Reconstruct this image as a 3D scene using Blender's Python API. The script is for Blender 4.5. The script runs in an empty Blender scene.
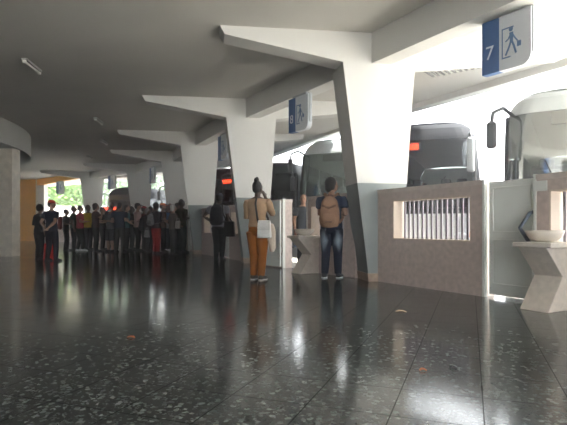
import bpy, bmesh, math, random
from mathutils import Vector, Matrix
random.seed(7)
C = bpy.context.scene.collection
R = math.radians
CAM_Z, F = 0.87, 500.0

def X_at(px, d):            # sideways position of something seen px pixels across at depth d
    return (px - 283.5) * d / F

# ------------------------------------------------------------------ materials
def mat(name, col, rough=0.6, metal=0.0, noise=0.0, nscale=6.0, bump=0.0, bscale=40.0, spec=0.5, emit=None, estr=0.0, trans=0.0, alpha=1.0):
    m = bpy.data.materials.new(name); m.use_nodes = True
    nt = m.node_tree; b = nt.nodes['Principled BSDF']
    b.inputs['Base Color'].default_value = (*col, 1)
    b.inputs['Roughness'].default_value = rough
    b.inputs['Metallic'].default_value = metal
    b.inputs['Specular IOR Level'].default_value = spec
    b.inputs['Transmission Weight'].default_value = trans
    b.inputs['Alpha'].default_value = alpha
    if emit:
        b.inputs['Emission Color'].default_value = (*emit, 1); b.inputs['Emission Strength'].default_value = estr
    tc = nt.nodes.new('ShaderNodeTexCoord')
    if noise:
        n = nt.nodes.new('ShaderNodeTexNoise'); n.inputs['Scale'].default_value = nscale; n.inputs['Detail'].default_value = 5
        nt.links.new(tc.outputs['Object'], n.inputs['Vector'])
        r = nt.nodes.new('ShaderNodeValToRGB')
        r.color_ramp.elements[0].position = 0.3; r.color_ramp.elements[1].position = 0.7
        r.color_ramp.elements[0].color = (*[c * (1 - noise) for c in col], 1)
        r.color_ramp.elements[1].color = (*[min(1, c * (1 + noise)) for c in col], 1)
        nt.links.new(n.outputs['Fac'], r.inputs['Fac']); nt.links.new(r.outputs['Color'], b.inputs['Base Color'])
    if bump:
        n2 = nt.nodes.new('ShaderNodeTexNoise'); n2.inputs['Scale'].default_value = bscale
        nt.links.new(tc.outputs['Object'], n2.inputs['Vector'])
        bp = nt.nodes.new('ShaderNodeBump'); bp.inputs['Strength'].default_value = bump; bp.inputs['Distance'].default_value = 0.01
        nt.links.new(n2.outputs['Fac'], bp.inputs['Height']); nt.links.new(bp.outputs['Normal'], b.inputs['Normal'])
    return m

def glass_mat(name, tint, clear, rough=0.02, ior=1.5):
    m = bpy.data.materials.new(name); m.use_nodes = True
    nt = m.node_tree; nt.nodes.clear()
    out = nt.nodes.new('ShaderNodeOutputMaterial'); mix = nt.nodes.new('ShaderNodeMixShader')
    tr = nt.nodes.new('ShaderNodeBsdfTransparent'); tr.inputs['Color'].default_value = (*clear, 1)
    gl = nt.nodes.new('ShaderNodeBsdfGlossy'); gl.inputs['Roughness'].default_value = rough; gl.inputs['Color'].default_value = (*tint, 1)
    fr = nt.nodes.new('ShaderNodeFresnel'); fr.inputs['IOR'].default_value = ior
    nt.links.new(fr.outputs[0], mix.inputs[0]); nt.links.new(tr.outputs[0], mix.inputs[1]); nt.links.new(gl.outputs[0], mix.inputs[2])
    nt.links.new(mix.outputs[0], out.inputs[0])
    return m

def terrazzo():
    m = bpy.data.materials.new('dark_terrazzo'); m.use_nodes = True
    nt = m.node_tree; N = nt.nodes.new; L = nt.links.new; b = nt.nodes['Principled BSDF']
    tc = N('ShaderNodeTexCoord')
    def ramp(src, p0, c0, p1, c1):
        r = N('ShaderNodeValToRGB'); e = r.color_ramp.elements
        e[0].position = p0; e[0].color = (*c0, 1); e[1].position = p1; e[1].color = (*c1, 1)
        L(src, r.inputs['Fac']); return r.outputs['Color']
    # chips of stone, two sizes, edges broken up by noise
    nz = N('ShaderNodeTexNoise'); nz.inputs['Scale'].default_value = 30; L(tc.outputs['Object'], nz.inputs['Vector'])
    wp = N('ShaderNodeVectorMath'); wp.operation = 'MULTIPLY_ADD'
    wp.inputs[1].default_value = (0.03, 0.03, 0.03); L(nz.outputs['Color'], wp.inputs[0]); L(tc.outputs['Object'], wp.inputs[2])
    base = ramp(nz.outputs['Fac'], .3, (.026, .032, .032), .7, (.048, .057, .056))
    prev = base
    for sc, keep, col in ((27, .25, (.17, .188, .178)), (58, .40, (.10, .112, .108))):
        v = N('ShaderNodeTexVoronoi'); v.inputs['Scale'].default_value = sc; L(wp.outputs[0], v.inputs['Vector'])
        sep = N('ShaderNodeSeparateColor'); L(v.outputs['Color'], sep.inputs[0])
        pick = N('ShaderNodeMath'); pick.operation = 'GREATER_THAN'; pick.inputs[1].default_value = keep; L(sep.outputs[0], pick.inputs[0])
        near = N('ShaderNodeMath'); near.operation = 'LESS_THAN'; near.inputs[1].default_value = .40; L(v.outputs['Distance'], near.inputs[0])
        mk = N('ShaderNodeMath'); mk.operation = 'MULTIPLY'; L(pick.outputs[0], mk.inputs[0]); L(near.outputs[0], mk.inputs[1])
        tone = N('ShaderNodeMix'); tone.data_type = 'RGBA'; tone.inputs[6].default_value = (*[c * .35 for c in col], 1); tone.inputs[7].default_value = (*col, 1)
        L(sep.outputs[1], tone.inputs[0])
        mx = N('ShaderNodeMix'); mx.data_type = 'RGBA'; L(mk.outputs[0], mx.inputs[0]); L(prev, mx.inputs[6]); L(tone.outputs[2], mx.inputs[7])
        prev = mx.outputs[2]
    # joints of the 0.4 m tiles
    mp = N('ShaderNodeMapping'); mp.inputs['Rotation'].default_value = (0, 0, R(20.5)); L(tc.outputs['Object'], mp.inputs['Vector'])
    mp.inputs['Location'].default_value = (0.16 + .19, 0.1, 0)
    sx = N('ShaderNodeSeparateXYZ'); L(mp.outputs[0], sx.inputs[0])
    ls = []
    for k in (0, 1):
        d = N('ShaderNodeMath'); d.operation = 'DIVIDE'; d.inputs[1].default_value = .405; L(sx.outputs[k], d.inputs[0])
        f = N('ShaderNodeMath'); f.operation = 'FRACT'; L(d.outputs[0], f.inputs[0])
        l = N('ShaderNodeMath'); l.operation = 'LESS_THAN'; l.inputs[1].default_value = .015; L(f.outputs[0], l.inputs[0]); ls.append(l)
    a = N('ShaderNodeMath'); a.operation = 'MAXIMUM'; L(ls[0].outputs[0], a.inputs[0]); L(ls[1].outputs[0], a.inputs[1])
    mx = N('ShaderNodeMix'); mx.data_type = 'RGBA'; L(a.outputs[0], mx.inputs[0]); L(prev, mx.inputs[6]); mx.inputs[7].default_value = (.006, .006, .006, 1)
    L(mx.outputs[2], b.inputs['Base Color'])
    rn = N('ShaderNodeTexNoise'); rn.inputs['Scale'].default_value = 1.3; rn.inputs['Detail'].default_value = 6; L(tc.outputs['Object'], rn.inputs['Vector'])
    rr = N('ShaderNodeMapRange'); rr.inputs[3].default_value = .08; rr.inputs[4].default_value = .19; L(rn.outputs['Fac'], rr.inputs[0])
    L(rr.outputs[0], b.inputs['Roughness'])
    sp = N('ShaderNodeMapRange'); sp.inputs[3].default_value = .36; sp.inputs[4].default_value = .02; L(a.outputs[0], sp.inputs[0]); L(sp.outputs[0], b.inputs['Specular IOR Level'])
    return m

M = dict(
    floor=terrazzo(),
    ceil=mat('ceiling_paint', (.60, .58, .54), .9, noise=.05, nscale=.8),
    white=mat('pillar_white_paint', (.68, .67, .64), .75, noise=.03, nscale=2, bump=.1, bscale=60),
    grey=mat('pillar_grey_paint', (.25, .28, .275), .6, noise=.08, nscale=3),
    plinth=mat('pillar_plinth_stone', (.40, .29, .21), .6, noise=.2, nscale=12),
    granite=mat('wall_pink_terrazzo', (.54, .44, .395), .5, noise=.14, nscale=14, bump=.05),
    coping=mat('wall_coping_stone', (.58, .50, .45), .55, noise=.12, nscale=10),
    reveal=mat('window_reveal_plaster', (.62, .52, .43), .7, noise=.06),
    slat=mat('slat_paint', (.33, .30, .35), .5),
    door=mat('door_paint', (.74, .76, .72), .55, noise=.04, nscale=3),
    doorframe=mat('door_frame_paint', (.74, .75, .71), .5),
    handle=mat('door_handle_metal', (.10, .12, .15), .35, metal=.6),
    stone=mat('counter_stone', (.64, .57, .50), .6, noise=.10, nscale=16, bump=.06),
    bowl=mat('basin_stone', (.72, .66, .58), .5, noise=.06, nscale=12),
    tilecol=mat('left_pillar_marble', (.62, .56, .47), .45, noise=.16, nscale=5),
    ring=mat('ring_beam_paint', (.55, .54, .51), .85, noise=.04),
    orange=mat('orange_wall_paint', (.72, .36, .045), .8, noise=.06, nscale=2),
    shell=mat('unseen_wall_paint', (.38, .36, .33), .9, noise=.05),
    asphalt=mat('yard_concrete', (.60, .59, .56), .9, noise=.1, nscale=1),
    lamp=mat('lamp_plastic', (.75, .74, .70), .5),
    lampmetal=mat('lamp_metal', (.35, .35, .34), .5),
    signblue=mat('sign_blue', (.045, .13, .34), .5),
    signwhite=mat('sign_white', (.74, .77, .80), .5),
    signgrey=mat('sign_edge', (.40, .42, .44), .4, metal=.3),
    signmark=mat('sign_mark', (.10, .20, .38), .5),
    signnum=mat('sign_number', (.80, .84, .88), .5),
    grille=mat('soffit_grille', (.25, .25, .24), .6),
    black=mat('bus_black_trim', (.018, .019, .02), .35),
    brow=mat('bus_matt_black_brow', (.008, .009, .011), .8, spec=.1),
    rubber=mat('tyre_rubber', (.02, .02, .02), .8),
    rim=mat('wheel_rim', (.5, .5, .5), .35, metal=.7),
    seat=mat('bus_seat_fabric', (.09, .10, .14), .9),
    buswhite=mat('bus_white_paint', (.72, .73, .73), .3),
    busblue=mat('bus_blue_paint', (.05, .17, .42), .3),
    bussilver=mat('bus_silver_paint', (.42, .45, .46), .3, metal=.2),
    busdark=mat('bus_dark_paint', (.05, .06, .075), .3),
    busgreen=mat('bus_green_paint', (.18, .33, .26), .3),
    led=mat('led_red', (.4, .02, .01), .5, emit=(1, .06, .02), estr=1.2),
    headlamp=mat('headlamp_glass', (.8, .82, .85), .1),
    amber=mat('amber_lens', (.8, .25, .02), .3),
    mirrorglass=mat('mirror_glass', (.7, .72, .75), .05, metal=1),
    glass=glass_mat('bus_glass', (.9, .95, .95), (.42, .47, .45)),
    glassbright=glass_mat('bus_glass_glare', (.95, .97, .95), (.30, .34, .32), .10, 3.2),  # extra mirror strength stands in for bright glare over the windscreen
    glassmid=glass_mat('bus_glass_green', (.80, .95, .87), (.30, .38, .34), .10, 3.0),
    leaf=mat('tree_leaf', (.13, .25, .05), .7, noise=.3, nscale=2),
    leafdark=mat('tree_leaf_dark', (.07, .16, .04), .7, noise=.3, nscale=2),
    bark=mat('tree_bark', (.16, .11, .07), .9, noise=.3),
    yardwall=mat('yard_wall_paint', (.78, .77, .74), .8, noise=.04),
    peel=mat('orange_peel', (.40, .11, .03), .6),
    paper=mat('scrap_paper', (.55, .40, .28), .8),
)

# ------------------------------------------------------------------ mesh helpers
def link(name, bm, m, parent=None, smooth=False, bevel=0.0, loc=None, rz=0.0):
    me = bpy.data.meshes.new(name)
    bmesh.ops.recalc_face_normals(bm, faces=bm.faces)
    bm.to_mesh(me); bm.free()
    for x in (m if isinstance(m, (list, tuple)) else [m]):
        me.materials.append(x)
    if smooth:
        for p in me.polygons: p.use_smooth = True
    o = bpy.data.objects.new(name, me); C.objects.link(o)
    if parent: o.parent = parent
    if loc: o.location = loc
    o.rotation_euler.z = rz
    if bevel:
        b = o.modifiers.new('bevel', 'BEVEL'); b.width = bevel; b.segments = 2; b.limit_method = 'ANGLE'
    return o

def box(bm, x0, x1, y0, y1, z0, z1, mi=0):
    v = [bm.verts.new(p) for p in ((x0, y0, z0), (x1, y0, z0), (x1, y1, z0), (x0, y1, z0), (x0, y0, z1), (x1, y0, z1), (x1, y1, z1), (x0, y1, z1))]
    for f in ((0, 3, 2, 1), (4, 5, 6, 7), (0, 1, 5, 4), (1, 2, 6, 5), (2, 3, 7, 6), (3, 0, 4, 7)):
        bm.faces.new([v[i] for i in f]).material_index = mi

def hexa(bm, pts, mi=0):      # eight corners, bottom four then top four
    v = [bm.verts.new(p) for p in pts]
    for f in ((0, 3, 2, 1), (4, 5, 6, 7), (0, 1, 5, 4), (1, 2, 6, 5), (2, 3, 7, 6), (3, 0, 4, 7)):
        bm.faces.new([v[i] for i in f]).material_index = mi

def prism(bm, poly, axis, a0, a1, mi=0):   # polygon (u,v) pushed along an axis
    def P(u, v, w):
        return {'x': (w, u, v), 'y': (u, w, v), 'z': (u, v, w)}[axis]
    A = [bm.verts.new(P(u, v, a0)) for u, v in poly]; B = [bm.verts.new(P(u, v, a1)) for u, v in poly]
    n = len(poly)
    bm.faces.new(A).material_index = mi; bm.faces.new(B[::-1]).material_index = mi
    for i in range(n):
        bm.faces.new((A[i], A[(i + 1) % n], B[(i + 1) % n], B[i])).material_index = mi

def tube(bm, pts, rad, n=10, ref=(1, 0, 0), mi=0, cap=.5):
    pts = [Vector(p) for p in pts]; rings = []
    for i, p in enumerate(pts):
        t = (pts[min(i + 1, len(pts) - 1)] - pts[max(i - 1, 0)]).normalized()
        rf = Vector(ref)
        if abs(t.dot(rf)) > .92: rf = Vector((0, 1, 0)) if abs(t.y) < .9 else Vector((0, 0, 1))
        u = (rf - t * rf.dot(t)).normalized(); v = t.cross(u)
        r = rad[i] if isinstance(rad, (list, tuple)) else rad
        rx, ry = r if isinstance(r, (list, tuple)) else (r, r)
        rings.append(([bm.verts.new(p + u * (rx * math.cos(2 * math.pi * k / n)) + v * (ry * math.sin(2 * math.pi * k / n))) for k in range(n)], t, min(rx, ry)))
    for (a, _, _), (b, _, _) in zip(rings, rings[1:]):
        for k in range(n):
            bm.faces.new((a[k], a[(k + 1) % n], b[(k + 1) % n], b[k])).material_index = mi
    for (ring, t, r), s, p in ((rings[0], -1, pts[0]), (rings[-1], 1, pts[-1])):
        c = bm.verts.new(p + t * (s * r * cap))
        for k in range(n):
            bm.faces.new((ring[k], ring[(k + 1) % n], c)).material_index = mi

def ball(bm, c, r, seg=14, mi=0, M4=None):
    mt = Matrix.Translation(c) @ Matrix.Diagonal((*r, 1)) if not M4 else M4
    before = set(bm.faces)
    bmesh.ops.create_uvsphere(bm, u_segments=seg, v_segments=max(6, seg * 2 // 3), radius=1, matrix=mt)
    for f in bm.faces:
        if f not in before: f.material_index = mi

def lathe(bm, prof, n=28):
    rings = [[bm.verts.new((r * math.cos(2 * math.pi * k / n), r * math.sin(2 * math.pi * k / n), z)) for k in range(n)] for r, z in prof]
    for a, b in zip(rings, rings[1:]):
        for k in range(n): bm.faces.new((a[k], a[(k + 1) % n], b[(k + 1) % n], b[k]))
    bm.faces.new(rings[0][::-1]); bm.faces.new(rings[-1])

def grid(bm, f, us, vs, mi=0):
    V = [[bm.verts.new(f(u, v)) for u in us] for v in vs]
    for a, b in zip(V, V[1:]):
        for i in range(len(us) - 1):
            bm.faces.new((a[i], a[i + 1], b[i + 1], b[i])).material_index = mi

def tag(o, label=None, cat=None, group=None, kind=None):
    if label: o['label'] = label
    if cat: o['category'] = cat
    if group: o['group'] = group
    if kind: o['kind'] = kind
    return o

def empty(name, loc, rz=0.0):
    o = bpy.data.objects.new(name, None); C.objects.link(o)
    o.location = loc; o.rotation_euler.z = rz; o.empty_display_size = .2
    return o

def struct(o, label=None, cat=None):
    return tag(o, label, cat, kind='structure')

def lin(a, b, n): return [a + (b - a) * i / (n - 1) for i in range(n)]

# ------------------------------------------------------------------ layout of the pillar row
ROW = [  # inner top corner of each pillar (x, y) and how far its plate is turned
    (5.10, 0.50, 6), (3.15, 4.05, 8), (0.94, 7.90, 9), (-1.36, 11.86, 10), (-3.28, 15.9, 11), (-4.85, 19.8, 13), (-7.45, 23.7, 17), (-10.82, 26.6, 22)]
Z_C = 3.95                                     # ceiling underside at x = 0, it falls gently towards the hall
def zc(x): return Z_C + .012 * min(x, 6)
Z_B = 3.48                                     # underside of the beams

def frame(deg):                                # direction from the hall outwards along a plate, and the row direction
    a = R(deg); return Vector((math.cos(a), math.sin(a), 0)), Vector((-math.sin(a), math.cos(a), 0))

# ------------------------------------------------------------------ floor, ground, ceiling, shell
bm = bmesh.new()
fp = [(-30, -12), (8.6, -12), (8.0, -4.5)] + [(x + .87, y) for x, y, _ in ROW] + [(-14.0, 31.0), (-30, 34)]
prism(bm, fp, 'z', -.12, 0)
fl = struct(link('floor', bm, M['floor']), 'dark glossy terrazzo floor of the bus terminal hall', 'floor')

bm = bmesh.new(); box(bm, -80, 90, -60, 110, -.5, -.13)
struct(link('ground', bm, M['asphalt']), 'pale concrete yard where the buses park', 'ground')

# outer edge of the canopy follows the row
edge = []
pts = [Vector((8.9, -6.5, 0))] + [Vector((x, y, 0)) for x, y, _ in ROW] + [Vector((-16.5, 30.2, 0)), Vector((-22, 33.0, 0))]
for i, p in enumerate(pts):
    d = (pts[min(i + 1, len(pts) - 1)] - pts[max(i - 1, 0)]).normalized()
    edge.append(p + Vector((d.y, -d.x, 0)) * 4.75)
inner = [Vector((-31, 34, 0)), Vector((-31, -12, 0)), Vector((8, -12, 0))]
poly = edge + [inner[0], inner[1], inner[2]]
bm = bmesh.new()
A = [bm.verts.new((p.x, p.y, zc(p.x))) for p in poly]; B = [bm.verts.new((p.x, p.y, 4.45)) for p in poly]
bm.faces.new(A); bm.faces.new(B)
for i in range(len(poly)):
    j = (i + 1) % len(poly); bm.faces.new((A[i], A[j], B[j], B[i]))
bmesh.ops.triangulate(bm, faces=[f for f in bm.faces if len(f.verts) > 4])
struct(link('ceiling', bm, M['ceil']), 'smooth grey painted slab over the hall and bus canopy', 'ceiling')

# unseen walls added to hold back sky light, cut short to let fill in
for nm, b6, mt in (('unseen_wall_left', (-30.3, -30, -12, 23, 0, 4.2), 'shell'), ('unseen_wall_back', (-30, -3, -12.3, -12, 0, 4.2), 'shell'),
                   ):
    bm = bmesh.new(); box(bm, *b6); struct(link(nm, bm, M[mt]), None, 'wall')
bm = bmesh.new(); box(bm, -30, X_at(36.5, 30.5), 30.5, 30.8, 0, 4.1)
struct(link('wall_far', bm, M['orange']), 'orange painted wall at the far end of the hall', 'wall')
bm = bmesh.new(); box(bm, X_at(36.5, 30.5), X_at(44, 30.4), 30.4, 30.9, 0, 4.1)
struct(link('trim_1', bm, M['white']), 'pale door jamb at the end of the orange wall', 'trim')
bm = bmesh.new()
a, b = Vector((X_at(37, 30.4), 30.4, 0)), Vector((-11.2, 27.3, 0)); w = Vector((.15, .2, 0))
hexa(bm, [(*(a + Vector((0, 0, 3.40))).xyz,), (*(b + Vector((0, 0, 3.55))).xyz,), (*(b + w + Vector((0, 0, 3.55))).xyz,), (*(a + w + Vector((0, 0, 3.40))).xyz,),
          (*(a + Vector((0, 0, 3.90))).xyz,), (*(b + Vector((0, 0, 3.90))).xyz,), (*(b + w + Vector((0, 0, 3.90))).xyz,), (*(a + w + Vector((0, 0, 3.90))).xyz,)])
struct(link('lintel', bm, M['orange']), 'orange lintel over the far opening', 'lintel')

# round beam under the ceiling at the left, with its marble pillars
RC = Vector((-15.5, 13.4, 0)); n = 96
bm = bmesh.new(); rings = []
for k in range(n):
    a = 2 * math.pi * k / n; c, s = math.cos(a), math.sin(a)
    rings.append([bm.verts.new((RC.x + r * c, RC.y + r * s, z)) for r, z in ((7.8, 3.18), (7.8, 3.97), (7.3, 3.97), (7.3, 3.18))])
for k in range(n):
    p, q = rings[k], rings[(k + 1) % n]
    for j in range(4): bm.faces.new((p[j], p[(j + 1) % 4], q[(j + 1) % 4], q[j]))
struct(link('beam', bm, M['ring'], smooth=False), 'grey curved ring beam below the ceiling at the left', 'beam')
for ang, lab in ((11.5, 'square marble pillar under the curved beam'), (75, 'square marble pillar further round the curved beam')):
    p = RC + Vector((math.cos(R(ang)) * 7.5, math.sin(R(ang)) * 7.5, 0))
    bm = bmesh.new(); box(bm, -.20, .20, -.19, .19, 0, 3.2)
    for k in range(1, 5): box(bm, -.203, .203, -.193, .193, k * .64 - .004, k * .64 + .004)
    struct(link('pillar', bm, M['tilecol'], loc=p, rz=R(ang - 18), bevel=.01), lab, 'pillar')

# ------------------------------------------------------------------ pillars, beams, canopy beams
PIL_L = ['white tapered plate pillar nearest the camera on the right', 'white tapered plate pillar behind the woman in orange trousers', 'white tapered plate pillar left of the man with black backpack',
         'narrow strip of white plate pillar right of the queue', 'white plate pillar rising behind the middle of the queue', 'farthest white plate pillar beside the bright opening']
for i, (x, y, deg) in enumerate(ROW):
    o_, r_ = frame(deg); loc = (x, y, 0)
    T = .65 if i < 4 else .7
    bm = bmesh.new()
    def S(z): return (.43 - .43 * z / Z_B, .95 + .25 * z / Z_B)     # taper of the plate
    for z0, z1, mi, g in ((.0, .13, 2, .012), (.13, 1.57, 1, .0), (1.57, Z_B, 0, .0)):
        a0, b0 = S(z0); a1, b1 = S(z1)
        hexa(bm, [(a0 - g, -g, z0), (b0 + g, -g, z0), (b0 + g, T + g, z0), (a0 - g, T + g, z0), (a1 - g, -g, z1), (b1 + g, -g, z1), (b1 + g, T + g, z1), (a1 - g, T + g, z1)], mi)
    lab = PIL_L[i - 2] if i >= 2 else None
    struct(link('pillar', bm, [M['white'], M['grey'], M['plinth']], loc=loc, rz=R(deg)), lab, 'pillar')
    # cantilever beam: tapers up to a blunt tip on the ceiling towards the hall, and outwards under the canopy
    bm = bmesh.new()
    zt = zc(x - 1.9)
    prism(bm, [(-1.94, zt + .02), (-1.86, zt - .13), (0, Z_B), (1.2, Z_B), (4.0, 3.80), (4.05, zc(x + 4) + .03), (1.2, zc(x + 1) + .03)], 'y', 0, T * .62)
    struct(link('beam', bm, M['white'], loc=loc, rz=R(deg)), None, 'beam')
# the beam that runs along the row on top of the pillars
allp = [(7.2, -3.6, 5)] + ROW
for (x0, y0, d0), (x1, y1, d1) in zip(allp, allp[1:]):
    o0, _ = frame(d0); o1, _ = frame(d1)
    bm = bmesh.new()
    def Q(x, y, o, s, z): p = Vector((x, y, 0)) + o * s; return (p.x, p.y, z)
    hexa(bm, [Q(x0, y0, o0, .47, Z_B), Q(x1, y1, o1, .47, Z_B), Q(x1, y1, o1, .80, Z_B), Q(x0, y0, o0, .80, Z_B),
              Q(x0, y0, o0, .47, 4.0), Q(x1, y1, o1, .47, 4.0), Q(x1, y1, o1, .80, 4.0), Q(x0, y0, o0, .80, 4.0)])
    struct(link('beam', bm, M['white']), None, 'beam')
# fascia beam at the outer edge of the canopy
for a, b in zip(edge, edge[1:]):
    d = (b - a).normalized(); nn = Vector((-d.y, d.x, 0))
    bm = bmesh.new()
    P = lambda p, s, z: ((p + nn * s).x, (p + nn * s).y, z)
    hexa(bm, [P(a, .02, 3.86), P(b, .02, 3.86), P(b, .32, 3.86), P(a, .32, 3.86), P(a, .02, 4.4), P(b, .02, 4.4), P(b, .32, 4.4), P(a, .32, 4.4)])
    struct(link('beam', bm, M['white']), None, 'beam')

# slotted grilles in the canopy soffit
for gx, gy, ga, gl, lab in ((3.37, 9.70, -38, .62, 'slotted grille in the white canopy beyond the nearest pillar'), (1.02, 13.7, -40, .5, 'slotted grille in the canopy above the grey green coach')):
    bm = bmesh.new(); zz = zc(gx) - .006
    box(bm, -gl, gl, -.26, .26, zz - .03, zz - .005, 0)
    n = int(gl * 18)
    for k in range(n): c = -gl + (k + .5) * 2 * gl / n; box(bm, c - .02, c + .02, -.23, .23, zz - .055, zz - .03, 1)
    tag(link('soffit_grille', bm, [M['lamp'], M['grille']], loc=(gx, gy, 0), rz=R(ga)), lab, 'grille', 'grilles in the canopy soffit')

# ------------------------------------------------------------------ parapet walls with slatted windows and gates
W_H, W_T = 1.46, .22
wn, dn = [0], [0]
def wall_bay(Ox, Oy, ang, length, door_open=False, lead=0.25, gap=0.0):
    """wall running along +x from its far pillar; y = 0 is the face seen from the hall"""
    rz = R(ang); loc = (Ox, Oy, 0)
    d0, d1 = 1.78, 2.44 + gap
    holes = [(.10, 1.57, .68, 1.28), (2.62 + gap * .8, min(3.9, length - .15), .68, 1.28)]
    bm = bmesh.new()
    def seg(x0, x1):
        for hx0, hx1, hz0, hz1 in holes:
            if hx0 >= x0 - .01 and hx1 <= x1 + .01:
                box(bm, x0, hx0, 0, W_T, 0, W_H - .06); box(bm, hx1, x1, 0, W_T, 0, W_H - .06)
                box(bm, hx0, hx1, 0, W_T, 0, hz0); box(bm, hx0, hx1, 0, W_T, hz1, W_H - .06)
        box(bm, x0 - .001, x1 + .001, -.012, W_T + .012, W_H - .06, W_H, 1)
    seg(-lead, d0 - .002 if door_open else d0 - .03); seg(d1 + .03, length)
    struct(link('wall_right', bm, [M['granite'], M['coping']], loc=loc, rz=rz), None, 'wall')
    for hx0, hx1, hz0, hz1 in holes:
        wn[0] += 1
        r = empty('window_%d' % wn[0], loc, rz); struct(r, None, 'window')
        bm = bmesh.new(); t = .018
        box(bm, hx0, hx0 + t, .0, W_T, hz0, hz1); box(bm, hx1 - t, hx1, .0, W_T, hz0, hz1)
        box(bm, hx0, hx1, .0, W_T, hz0, hz0 + t); box(bm, hx0, hx1, .0, W_T, hz1 - t, hz1)
        link('frame', bm, M['reveal'], r)
        bm = bmesh.new(); ns = int((hx1 - hx0) / .087)
        for k in range(ns):
            c = hx0 + (k + .7) * (hx1 - hx0) / ns
            box(bm, c - .017, c + .017, W_T - .035, W_T - .022, hz0, hz1)
        link('slats', bm, M['slat'], r)
    # steel gate with two raised panels
    dn[0] += 1
    hinge = Matrix.Translation((Ox, Oy, 0)) @ Matrix.Rotation(rz, 4, 'Z') @ Vector((d0, -.03 if door_open else .05, 0))
    r = empty('door_%d' % dn[0], (hinge.x, hinge.y, 0), rz + (R(door_open) if door_open else 0))
    struct(r, None, 'door')
    w = .66
    bm = bmesh.new(); box(bm, .012, w - .012, .012, .045, .035, W_H - .03)
    leaf = link('door_leaf', bm, M['door'], r, bevel=.004)
    for z0, z1 in ((.16, .72), (.80, W_H - .1)):
        bm = bmesh.new()
        for b6 in ((.06, w - .06, z0, z0 + .02), (.06, w - .06, z1 - .02, z1), (.06, .08, z0, z1), (w - .08, w - .06, z0, z1)):
            box(bm, b6[0], b6[1], -.001, .014, b6[2], b6[3])
        link('panel_moulding', bm, M['doorframe'], r, bevel=.003)
    bm = bmesh.new()
    tube(bm, [(w - .05, .012, 1.04), (w - .05, -.05, 1.03), (w - .16, -.075, .86), (w - .05, -.05, .68), (w - .05, .012, .67)], .023, 8)
    link('handle', bm, M['handle'], r, smooth=True)
    # the posts either side
    bm = bmesh.new()
    box(bm, d0 - .03, d0, -.012, .05, 0, W_H + .005); box(bm, d1, d1 + .03, -.012, .05, 0, W_H + .005)
    struct(link('trim_%d' % (dn[0] + 1), bm, M['doorframe'], loc=loc, rz=rz), None, 'trim')
    # enamel plate beside the gate
    return loc, rz

def bay_from(i, off, **k):
    x1, y1, _ = ROW[i]; x0, y0, _ = ROW[i - 1]
    d = Vector((x0 - x1, y0 - y1)); L = d.length; a = math.degrees(math.atan2(d.y, d.x))
    u = d.normalized()
    return wall_bay(x1 + off[0], y1 + off[1], a, L - .62, **k), u
BAY = {}
BAY[2] = wall_bay(1.63, 7.77, -60.6, 3.75)
BAY[3] = wall_bay(-.90, 12.12, -59.8, 4.2, door_open=-171, gap=.26)
for i in (4, 5, 6, 7):
    BAY[i], _ = bay_from(i, (.74, -.05), lead=.55)
BAY[1], _ = bay_from(1, (.62, -.05))

# plain stretch of parapet across the far opening
a, b = Vector((X_at(44, 30.6), 30.6)), Vector((-10.75, 27.0)); d = b - a
bm = bmesh.new(); box(bm, 0, d.length, 0, W_T, 0, W_H - .06); box(bm, 0, d.length, -.012, W_T + .012, W_H - .06, W_H, 1)
struct(link('wall_right', bm, [M['granite'], M['coping']], loc=(a.x, a.y, 0), rz=math.atan2(d.y, d.x)), 'low pink wall across the far bright opening', 'wall')

# plate beside the near gate
loc, rz = BAY[2]
bm = bmesh.new(); box(bm, 2.475, 2.60, -.018, -.002, 1.27, 1.385)
tag(link('wall_plate', bm, M['doorframe'], loc=loc, rz=rz), 'small pale metal plate on the wall right of the near gate', 'plate')

# ------------------------------------------------------------------ stone counters with basins
def counter(bay, t0, lab, blab):
    (loc, rz) = BAY[bay]
    o = Matrix.Translation(loc) @ Matrix.Rotation(rz, 4, 'Z')
    p = o @ Vector((t0, -.01, 0))
    r = empty('stone_counter', (p.x, p.y, 0), rz)
    tag(r, lab, 'counter', 'zigzag stone counters along the wall')
    bm = bmesh.new()
    prism(bm, [(0, 0), (-.43, 0), (-.18, .355), (-.46, .66), (0, .66)], 'x', .07, .39)
    link('pedestal', bm, M['stone'], r, bevel=.008)
    bm = bmesh.new(); box(bm, .035, .46, -.50, 0, .661, .712)
    link('slab', bm, M['stone'], r, bevel=.008)
    q = o @ Vector((t0 + .22, -.235, .713))
    b = bm = bmesh.new()
    lathe(bm, [(.08, 0), (.10, .004), (.155, .04), (.183, .09), (.19, .122), (.178, .122), (.165, .09), (.13, .045), (.06, .024)])
    tag(link('stone_basin', bm, M['bowl'], loc=q, smooth=True), blab, 'basin', 'stone basins on the counters')
counter(2, 2.50, 'stone counter on a zigzag pedestal beside the near pale gate', 'round stone basin on the counter beside the near gate')
counter(3, 2.75, 'stone counter on a zigzag pedestal left of the man in jeans', 'round stone basin on the counter left of the man in jeans')

# ------------------------------------------------------------------ hanging gate signs
def text_mesh(s, size):
    cu = bpy.data.curves.new('t', 'FONT'); cu.body = s; cu.size = size; cu.extrude = .002; cu.align_x = 'CENTER'; cu.align_y = 'CENTER'
    o = bpy.data.objects.new('t', cu); C.objects.link(o)
    me = bpy.data.meshes.new_from_object(o.evaluated_get(bpy.context.evaluated_depsgraph_get()))
    bpy.data.objects.remove(o); return me

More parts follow.
